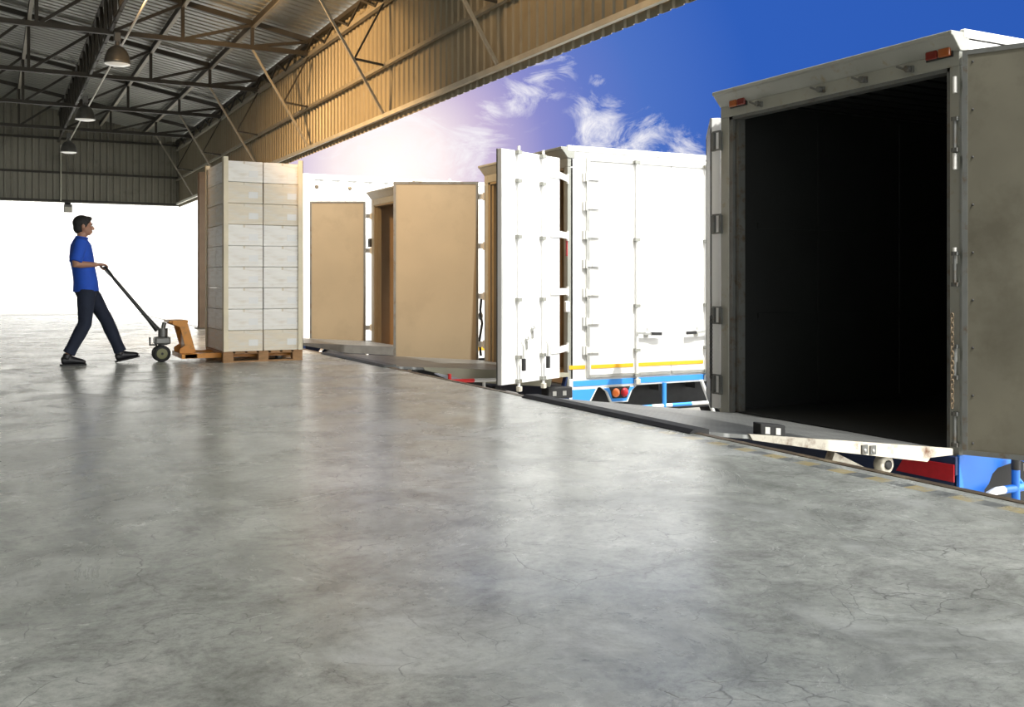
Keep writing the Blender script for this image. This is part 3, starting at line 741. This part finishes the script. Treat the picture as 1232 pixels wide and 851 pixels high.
# ------------------------------------------------------------------ PALLET LOAD
PX0, PX1, PY0, PY1 = 2.42, 3.37, 11.95, 13.05
pl = thing('wooden_pallet', ((PX0+PX1)/2, (PY0+PY1)/2, 0), 'brown wooden pallet under the tall stack of pale cartons', 'pallet')
for i, yy in enumerate((PY0+.01, (PY0+PY1)/2-.05, PY1-.11)):
    MB().box(PX0, PX1, yy, yy+.10, 0, .018).build('bottom_board', WOOD, pl)
    for xx in (PX0, (PX0+PX1)/2-.06, PX1-.12): MB().box(xx, xx+.12, yy, yy+.10, .018, .098).build('block', WOOD, pl)
for i in range(7):
    xx = PX0 + i*(PX1-PX0-.11)/6
    MB().box(xx, xx+.11, PY0, PY1, .108, .128).build('deck_board', WOOD, pl)
for yy in (PY0+.01, (PY0+PY1)/2-.05, PY1-.11): MB().box(PX0, PX1, yy, yy+.10, .098, .108).build('stringer_board', WOOD, pl)
nl = 9; hgt = (2.40-.13)/nl; cw = (PX1-PX0-.03)/2; cd = (PY1-PY0-.03)/2
proto = {}
rows = ['bottom', 'second', 'third', 'fourth', 'fifth', 'sixth', 'seventh', 'eighth', 'top']
for mt, nm in ((CARD1, 'w'), (CARD2, 'c')):
    proto[nm] = None
for L_ in range(nl):
    for ix in range(2):
        for iy in range(2):
            kind = 'c' if L_ in (0, 6, 7) else 'w'
            x = PX0+.015+ix*(cw+.002)+random.uniform(-.002,.002); y = PY0+.015+iy*(cd+.002)+random.uniform(-.002,.002); z = .129+L_*hgt
            lab = '%s carton, %s layer of the pallet stack, %s column%s' % ('cream' if kind == 'c' else 'off-white', rows[L_], 'left' if ix == 0 else 'right', ' facing the camera' if iy == 0 else ' at the back')
            if proto[kind] is None:
                m1 = CARD2 if kind == 'c' else CARD1
                r = thing('carton', (x, y, z), lab, 'carton', 'cartons stacked on the pallet')
                MB().box(x, x+cw-.008, y, y+cd-.008, z, z+hgt-.004).build('box', m1, r, bevel=.006)
                t_ = MB().box(x+cw*.47, x+cw*.53, y-.0015, y+cd-.0025, z+hgt-.0045, z+hgt-.0028).box(x+cw*.475, x+cw*.525, y-.001, y+.0005, z+hgt*.86, z+hgt-.003)
                t_.build('tape', TAPE, r)
                lb_ = MB().box(x+cw*.62, x+cw*.86, y-.002, y+.0005, z+hgt*.25, z+hgt*.55); lb_.build('paper_label', WALLW, r)
                proto[kind] = r
            else:
                s_ = proto[kind]; r = dup(s_, V((x, y, z)) - s_.location, lab)
for (xx, yy, sx, sy, lab) in ((PX0, PY0, 1, 1, 'front left'), (PX1, PY0, -1, 1, 'front right'), (PX0, PY1, 1, -1, 'back left'), (PX1, PY1, -1, -1, 'back right')):
    e = MB().obox((xx-.004*sx, yy-.004*sy, .13), (sx*.06,0,0), (0,sy*.005,0), (0,0,2.31)).obox((xx-.004*sx, yy-.004*sy, .13), (sx*.005,0,0), (0,sy*.06,0), (0,0,2.31)).build('corner_board', BOARD)
    tag(e, 'tan cardboard corner board on the %s edge of the carton stack' % lab, 'corner board', 'corner boards of the carton stack')

# ------------------------------------------------------------------ PALLET JACK
JY = 12.5
j = thing('pallet_jack', (1.85, JY, 0), 'orange hand pallet jack with long grey handle under the carton pallet', 'pallet jack')
for s_ in (-1, 1):
    MB().prism([(2.02, JY+s_*.27-.08, .10), (2.12, JY+s_*.27-.08, .108), (3.30, JY+s_*.27-.08, .106), (3.36, JY+s_*.27-.08, .07), (3.30, JY+s_*.27-.08, .052), (2.02, JY+s_*.27-.08, .05)], (0,.16,0)).build('fork', JACKO, j)
    MB().lathe((3.15, JY+s_*.27, .04), (0,1,0), [(0,-.05),(.038,-.05),(.038,.05),(0,.05)], 16).build('load_roller', GREYM, j)
    w_ = MB().lathe((1.80, JY+s_*.055, .10), (0,s_,0), [(.05,-.03),(.09,-.03),(.10,-.02),(.10,.02),(.09,.03),(.05,.03)], 28).build('steer_wheel', BLACK, j)
    MB().lathe((1.80, JY+s_*.055, .10), (0,s_,0), [(.085,-.026),(.088,.028),(.05,.031),(.02,.034),(0,.034)], 24).build('hub', PUW, w_)
# A-frame head: sloping side gussets, top bar, cross plate
for s_ in (-1, 1):
    MB().prism([(1.90, JY+s_*.20, .50), (2.06, JY+s_*.20, .50), (2.18, JY+s_*.20, .06), (1.98, JY+s_*.20, .06), (1.98, JY+s_*.20, .16), (2.04, JY+s_*.20, .20), (1.98, JY+s_*.20, .42), (1.90, JY+s_*.20, .45)], (0, s_*.02, 0)).build('gusset', JACKO, j, bevel=.003)
MB().box(1.86, 2.08, JY-.20, JY+.20, .47, .50).box(2.05, 2.075, JY-.20, JY+.20, .10, .47).box(1.98, 2.16, JY-.35, JY+.35, .05, .105).build('head_frame', JACKO, j, bevel=.004)
MB().tube([(1.82, JY, .20), (1.82, JY, .40)], .055, 18).tube([(1.82, JY, .40), (1.84, JY, .47)], .025, 12).build('pump_cylinder', GREYM, j)
MB().box(1.72, 1.90, JY-.09, JY+.09, .21, .30).build('pump_housing', GREYM, j, bevel=.02)
MB().tube([(1.80, JY-.10, .10), (1.80, JY+.10, .10)], .015, 10).bar((1.80, JY, .10), (1.80, JY, .22), .04).build('axle_yoke', DARKM, j)
MB().tube([(1.66, JY-.09, .30), (1.66, JY-.09, .21), (1.74, JY-.09, .21)], .012, 8).build('foot_pedal', DARKM, j)
G0 = V((1.17, JY, 1.125)); H0 = V((1.76, JY, .38)); hd = (G0-H0).normalized()
MB().tube([H0, H0+hd*.16, G0-hd*.16], [.034, .024, .019], 12).build('handle', DARKM, j)
a = G0-hd*.16
MB().tube([a, a+V((0,-.11,0))+hd*.07, G0+V((0,-.13,0)), G0+V((0,.13,0)), a+V((0,.11,0))+hd*.07, a], .014, 10).build('grip_loop', BLACK, j)
MB().bar(a, G0-hd*.03+V((.0,0,0)), .012, .03).build('release_lever', GREYM, j)

# ------------------------------------------------------------------ PERSON
def remesh(o, vox=.009, smooth=3):
    md = o.modifiers.new('r', 'REMESH'); md.mode = 'VOXEL'; md.voxel_size = vox; md.use_smooth_shade = True
    s_ = o.modifiers.new('s', 'SMOOTH'); s_.iterations = smooth; s_.factor = .5
    dg = bpy.context.evaluated_depsgraph_get(); dg.update()
    me = bpy.data.meshes.new_from_object(o.evaluated_get(dg)); mats = list(o.data.materials)
    o.modifiers.clear(); o.data = me
    for p_ in me.polygons: p_.use_smooth = True; p_.material_index = 0
    return o
PY_ = JY
per = thing('person', (1.0, PY_, 0), 'person in a blue short-sleeved shirt and dark trousers pushing the pallet jack', 'person')
hipL, hipR = V((.98, PY_+.09, .90)), V((.97, PY_-.09, .90))
kL, aL = V((1.20, PY_+.11, .51)), V((1.36, PY_+.11, .115))
kR, aR = V((.95, PY_-.10, .475)), V((.775, PY_-.10, .125))
shL, shR = V((.915, PY_+.185, 1.405)), V((.905, PY_-.185, 1.405))
elL, elR = V((.86, PY_+.24, 1.15)), V((.835, PY_-.245, 1.155))
wrL, wrR = V((1.085, PY_+.125, 1.155)), V((1.075, PY_-.125, 1.155))
HC = V((.945, PY_, 1.60))
def lerp(a, b_, t_): return a + (b_-a)*t_
b = MB()
# head: cranium, face, jaw, nose, ears, lips, brow
b.ell(HC+V((-.012,0,.025)), .096, .076, .095, 20, 14)
b.ell(HC+V((.028,0,-.030)), .062, .058, .080, 20, 12)
b.ell(HC+V((.052,0,-.078)), .030, .034, .026)
b.tube([HC+V((.085,0,.012)), HC+V((.103,0,-.018)), HC+V((.108,0,-.030))], [.009,.012,.014], 8); b.ell(HC+V((.106,0,-.032)), .013, .017, .010)
b.ell(HC+V((.082,0,.028)), .014, .048, .010); b.ell(HC+V((.088,0,-.058)), .010, .024, .0075); b.ell(HC+V((.086,0,-.070)), .010, .020, .007)
for s_ in (-1, 1): b.ell(HC+V((-.008, s_*.079, -.006)), .019, .010, .031)
b.tube([HC+V((-.015,0,-.07)), V((.925,PY_,1.47)), V((.915,PY_,1.42))], [.054,.054,.066], 14)
# torso
b.tube([V((.915,PY_,1.45)), V((.915,PY_,1.38)), V((.92,PY_,1.25)), V((.945,PY_,1.08)), V((.965,PY_,.95)), V((.97,PY_,.86))],
       [(.07,.06), (.165,.095), (.165,.115), (.145,.105), (.160,.11), (.13,.10)], 20)
for h_, k_, a_ in ((hipL,kL,aL),(hipR,kR,aR)):
    b.tube([h_, lerp(h_,k_,.35), lerp(h_,k_,.8), k_, lerp(k_,a_,.25), lerp(k_,a_,.7), a_], [.085,.080,.056,.054,.056,.040,.038], 14)
for s_, S, E, W in ((1,shL,elL,wrL), (-1,shR,elR,wrR)):
    b.tube([S+V((0,-s_*.05,.01)), S, lerp(S,E,.35), lerp(S,E,.85), E, lerp(E,W,.25), lerp(E,W,.75), W], [.05,.056,.050,.041,.040,.042,.031,.025], 12)
    # hand: palm over the bar, four fingers round it, thumb underneath
    fw = (G0+V((0,s_*.07,0)) - W); palm = G0+V((-.030, s_*.075, .030))
    b.tube([W, lerp(W,palm,.5)+V((0,0,.004)), palm+V((.012,0,0))], [(.030,.018),(.036,.017),(.040,.015)], 12)
    for k_ in range(4):
        yo = s_*(.040 + k_*.021); L_ = (.90,1.0,.95,.78)[k_]
        g_ = V((G0.x, PY_+yo, G0.z))
        b.tube([g_+V((-.022,0,.028)), g_+V((.004,0,.030)), g_+V((.026*L_+.003,0,.010)), g_+V((.024*L_,0,-.016)), g_+V((.004,0,-.026*L_))], [.0098,.0095,.009,.0085,.007], 8)
    g_ = V((G0.x, PY_+s_*.035, G0.z))
    b.tube([g_+V((-.045, s_*.012, .020)), g_+V((-.034, -s_*.004, -.004)), g_+V((-.012, -s_*.010, -.024)), g_+V((.010, -s_*.010, -.027))], [.013,.011,.010,.008], 8)
body = b.build('body', SKIN, per); remesh(body, .006, 2)
for s_ in (-1, 1):
    e = MB().ell(HC+V((.083, s_*.030, .008)), .010, .013, .008, 12, 8).build('eye', WALLW, per)
    MB().ell(HC+V((.0915, s_*.030, .008)), .003, .006, .006, 10, 6).build('iris', HAIRM, e)
    MB().tube([HC+V((.092, s_*.012, .026)), HC+V((.095, s_*.030, .031)), HC+V((.080, s_*.048, .026))], .0045, 6).build('eyebrow', HAIRM, per)
# hair cap
b = MB()
b.ell(HC+V((-.022,0,.040)), .100, .084, .092, 20, 14); b.ell(HC+V((-.055,0,-.015)), .060, .072, .075)
b.ell(HC+V((.045,0,.090)), .048, .060, .030)
for s_ in (-1, 1): b.ell(HC+V((.008, s_*.070, .020)), .022, .014, .038)
hair = b.build('hair', HAIRM, per); remesh(hair, .007, 2)
# shirt
b = MB()
b.tube([V((.92,PY_,1.462)), V((.915,PY_,1.435)), V((.915,PY_,1.385)), V((.92,PY_,1.25)), V((.945,PY_,1.10)), V((.965,PY_,.97)), V((.97,PY_,.845))],
       [(.070,.068), (.125,.082), (.188,.112), (.185,.132), (.165,.125), (.178,.132), (.186,.142)], 28)
for S, E in ((shL,elL),(shR,elR)):
    b.tube([S+V((0,(PY_-S.y)*.3,.0)), S, lerp(S,E,.5), lerp(S,E,.88)], [.062,.072,.070,.068], 16)
sh = b.build('shirt', SHIRT, per); remesh(sh, .008, 3)
b = MB(); b.torus((.925, PY_, 1.468), (.15,0,1), .060, .013, 24, 8)
b.build('collar', SHIRT, sh)
# trousers
b = MB()
b.tube([V((.968,PY_,.93)), V((.97,PY_,.86)), V((.972,PY_,.78))], [(.165,.122),(.172,.132),(.12,.10)], 24)
for h_, k_, a_ in ((hipL,kL,aL),(hipR,kR,aR)):
    b.tube([h_+V((0,0,-.03)), lerp(h_,k_,.35), lerp(h_,k_,.8), k_, lerp(k_,a_,.3), lerp(k_,a_,.75), lerp(k_,a_,.97)], [.100,.100,.080,.076,.076,.066,.072], 18)
tr = b.build('trousers', TROU, per); remesh(tr, .009, 3)
# shoes
def shoe(a_, pitch):
    R = Matrix.Rotation(pitch, 3, 'Y'); b = MB()
    q = lambda x, z: a_ + R @ V((x, 0, z))
    b.tube([q(-.075,-.055), q(-.05,-.052), q(.02,-.050), q(.09,-.062), (q(.155,-.074)), q(.185,-.082)],
           [(.028,.030), (.038,.052), (.040,.055), (.046,.038), (.042,.028), (.022,.015)], 16)
    b.tube([q(-.02,-.03), q(-.005,.02)], [.048,.046], 14)
    o_ = b.build('shoe', SHOEM, per); remesh(o_, .007, 2)
    s = MB(); pts = [(-.088,.032), (-.06,.042), (.0,.038), (.08,.050), (.15,.046), (.192,.024)]
    poly = [q(x, -.112)+V((0,y_,0)) for x, y_ in pts] + [q(x, -.112)+V((0,-y_,0)) for x, y_ in reversed(pts)]
    s.prism(poly, R @ V((0,0,.016))); s.build('sole', BLACK, o_)
shoe(aL+V((.0,0,.015)), -math.radians(12)); shoe(aR+V((0,0,-.012)), math.radians(0))

# ------------------------------------------------------------------ LIGHT: world sky
W = bpy.data.worlds.new('sky'); SC.world = W; W.use_nodes = True
t = W.node_tree; N, L = t.nodes, t.links; N.clear()
out = N.new('ShaderNodeOutputWorld'); bg = N.new('ShaderNodeBackground'); L.new(bg.outputs[0], out.inputs[0])
tc = N.new('ShaderNodeTexCoord'); D_ = tc.outputs['Generated']
def Mt(op, a, c=None, clamp=False):
    x = N.new('ShaderNodeMath'); x.operation = op; x.use_clamp = clamp
    for i, s_ in enumerate((a, c)):
        if s_ is None: continue
        if hasattr(s_, 'is_linked'): L.new(s_, x.inputs[i])
        else: x.inputs[i].default_value = s_
    return x.outputs[0]
def ang(v):     # angle in degrees from a world direction
    v = V(v).normalized(); n = N.new('ShaderNodeVectorMath'); n.operation = 'NORMALIZE'; L.new(D_, n.inputs[0])
    d_ = N.new('ShaderNodeVectorMath'); d_.operation = 'DOT_PRODUCT'; L.new(n.outputs[0], d_.inputs[0]); d_.inputs[1].default_value = v
    return Mt('DEGREES', Mt('ARCCOSINE', Mt('MINIMUM', d_.outputs['Value'], .99999)))
def rampw(src, lo, hi, stops):
    mr = N.new('ShaderNodeMapRange'); mr.inputs[1].default_value = lo; mr.inputs[2].default_value = hi; L.new(src, mr.inputs[0])
    r = N.new('ShaderNodeValToRGB'); e = r.color_ramp.elements
    while len(e) < len(stops): e.new(.5)
    for i, (p_, c_) in enumerate(stops): e[i].position = (p_-lo)/(hi-lo); e[i].color = (*c_, 1) if isinstance(c_, tuple) else (c_,c_,c_,1)
    L.new(mr.outputs[0], r.inputs[0]); return r.outputs[0]
def mixw(f, a, c, kind='MIX'):
    x = N.new('ShaderNodeMixRGB'); x.blend_type = kind
    for i, s_ in enumerate((f, a, c)):
        if hasattr(s_, 'is_linked'): L.new(s_, x.inputs[i])
        else: x.inputs[i].default_value = s_ if i == 0 else (*s_, 1)
    return x.outputs[0]
def pdir(px, py):
    a, u_ = (px-616)/1195, (340-py)/1195
    return V((.464+.886*a, .886-.464*a, u_))
sun_az = pdir(470, 205)
sky = rampw(ang(sun_az), 0, 60, [(0,(1.25,1.12,1.02)), (3.2,(1.0,.87,.88)), (6.0,(.58,.48,.70)), (9,(.26,.27,.62)), (12,(.13,.20,.58)), (15,(.075,.17,.56)), (21,(.030,.115,.50)), (60,(.020,.09,.42))])
# clouds
def wn(scale, det, rough, dist, st=(1,1,1)):
    mp = N.new('ShaderNodeMapping'); mp.inputs['Scale'].default_value = st; L.new(D_, mp.inputs['Vector'])
    n = N.new('ShaderNodeTexNoise'); n.inputs['Scale'].default_value = scale; n.inputs['Detail'].default_value = det; n.inputs['Roughness'].default_value = rough; n.inputs['Distortion'].default_value = dist
    L.new(mp.outputs[0], n.inputs['Vector']); return n.outputs['Fac']
cn = wn(17, 14, .70, 1.6, (1,1,1.7))
mask = None
for px, py, r0, r1, wt in ((625,118,.1,2.2,.75), (652,98,.1,2.0,.85), (680,78,.0,1.5,.8), (705,130,.0,1.6,.85), (725,160,.2,2.6,1.05), (770,170,.2,2.4,1.0), (825,184,.1,1.9,.9), (470,178,1.0,6.0,.85), (570,182,.5,3.2,.9), (719,96,.0,.7,.85), (590,135,.0,1.6,.7)):
    b_ = Mt('MULTIPLY', rampw(ang(pdir(px, py)), 0, 12, [(r0,1.), (r1,0.)]), wt)
    mask = b_ if mask is None else Mt('MAXIMUM', mask, b_)
cl = Mt('MULTIPLY', Mt('SUBTRACT', Mt('ADD', cn, Mt('MULTIPLY', mask, .34)), .63), 3.2, True)
cl = Mt('MULTIPLY', cl, Mt('MULTIPLY', mask, 1.8, True))
skyc = mixw(cl, sky, (1.0,.98,1.0))
# the rest of the sky, away from the blue window, is bright hazy cloud
rest = rampw(ang((.62,.76,.25)), 0, 120, [(38,0.), (70,1.)])
glow2 = rampw(ang((.80,-.55,.45)), 0, 120, [(0,(5.6,5.6,5.5)), (45,(4.6,4.6,4.5)), (85,(1.2,1.2,1.15)), (120,(.5,.5,.47))])
fin = mixw(rest, skyc, glow2)
L.new(fin, bg.inputs['Color']); bg.inputs['Strength'].default_value = 1.0
# sun
s = bpy.data.lights.new('sun', 'SUN'); s.energy = 6.5; s.angle = math.radians(.6); s.color = (1,.97,.92)
so = bpy.data.objects.new('sun', s); COL.objects.link(so)
so.rotation_euler = V((.03,-.50,.80)).to_track_quat('Z', 'Y').to_euler()
# added warm fill spots with housings, standing in for an orange flare glow
def fill_spot(loc, target, energy, size_deg, color=(1,.60,.26), label=''):
    l = bpy.data.lights.new('warm_fill_spot', 'SPOT'); l.energy = energy; l.spot_size = math.radians(size_deg); l.spot_blend = 1; l.shadow_soft_size = .22; l.color = color
    o_ = bpy.data.objects.new('warm_fill_spot', l); COL.objects.link(o_); o_.location = loc
    o_.rotation_euler = (V(loc)-V(target)).to_track_quat('Z', 'Y').to_euler()
    return o_
HOUS = mat('fill_light_housing', (.12,.12,.11), .5, metal=.3)
for loc, tgt, en, sz, ty, lab in (((1.2, 13.85, 5.02), (5.1, 15.6, 2.9), 1900, 120, 13.4, 'dark housing of an added warm fill light clamped to the second roof truss, above the photo frame'),
                          ((1.0, 9.4, 4.7), (5.75, 13.5, 1.5), 1400, 32, 9.8, 'dark housing of an added warm fill light on the nearest roof truss aimed at the middle truck, above the frame'),
                          ((2.9, 9.3, 4.7), (5.1, 8.6, 4.2), 110, 130, 9.8, 'dark housing of an added warm fill light on the nearest roof truss aimed at the side cladding, above the frame')):
    fill_spot(loc, tgt, en, sz)
    f_ = thing('fill_light_body', loc, lab, 'lamp'); d_ = (V(tgt)-V(loc)).normalized(); c_ = V(loc)-d_*.30
    r_ = d_.cross(V((0,0,1))).normalized(); u_ = r_.cross(d_)
    MB().obox(c_-r_*.16-u_*.11, r_*.32, u_*.22, d_*.10).build('housing', HOUS, f_, bevel=.01)
    MB().obox(c_-r_*.15-u_*.10+d_*.10, r_*.30, u_*.20, d_*.008).build('glass_cover', REFL, f_)
    MB().bar(c_, (c_.x, ty, ZB), .03).build('bracket', HOUS, f_)


# ------------------------------------------------------------------ camera
cam = bpy.data.cameras.new('camera'); co = bpy.data.objects.new('camera', cam); COL.objects.link(co)
co.location = (0, 0, .95); co.rotation_euler = (math.radians(90), 0, -math.radians(27.65))
cam.sensor_width = 36; cam.lens = 36*1195/1232; cam.shift_y = -85.5/1232; cam.clip_end = 500
SC.camera = co
SC.view_settings.view_transform = 'Standard'; SC.view_settings.look = 'None'
SC.view_settings.exposure = 0.0; SC.view_settings.gamma = 1; SC.view_settings.use_curve_mapping = False
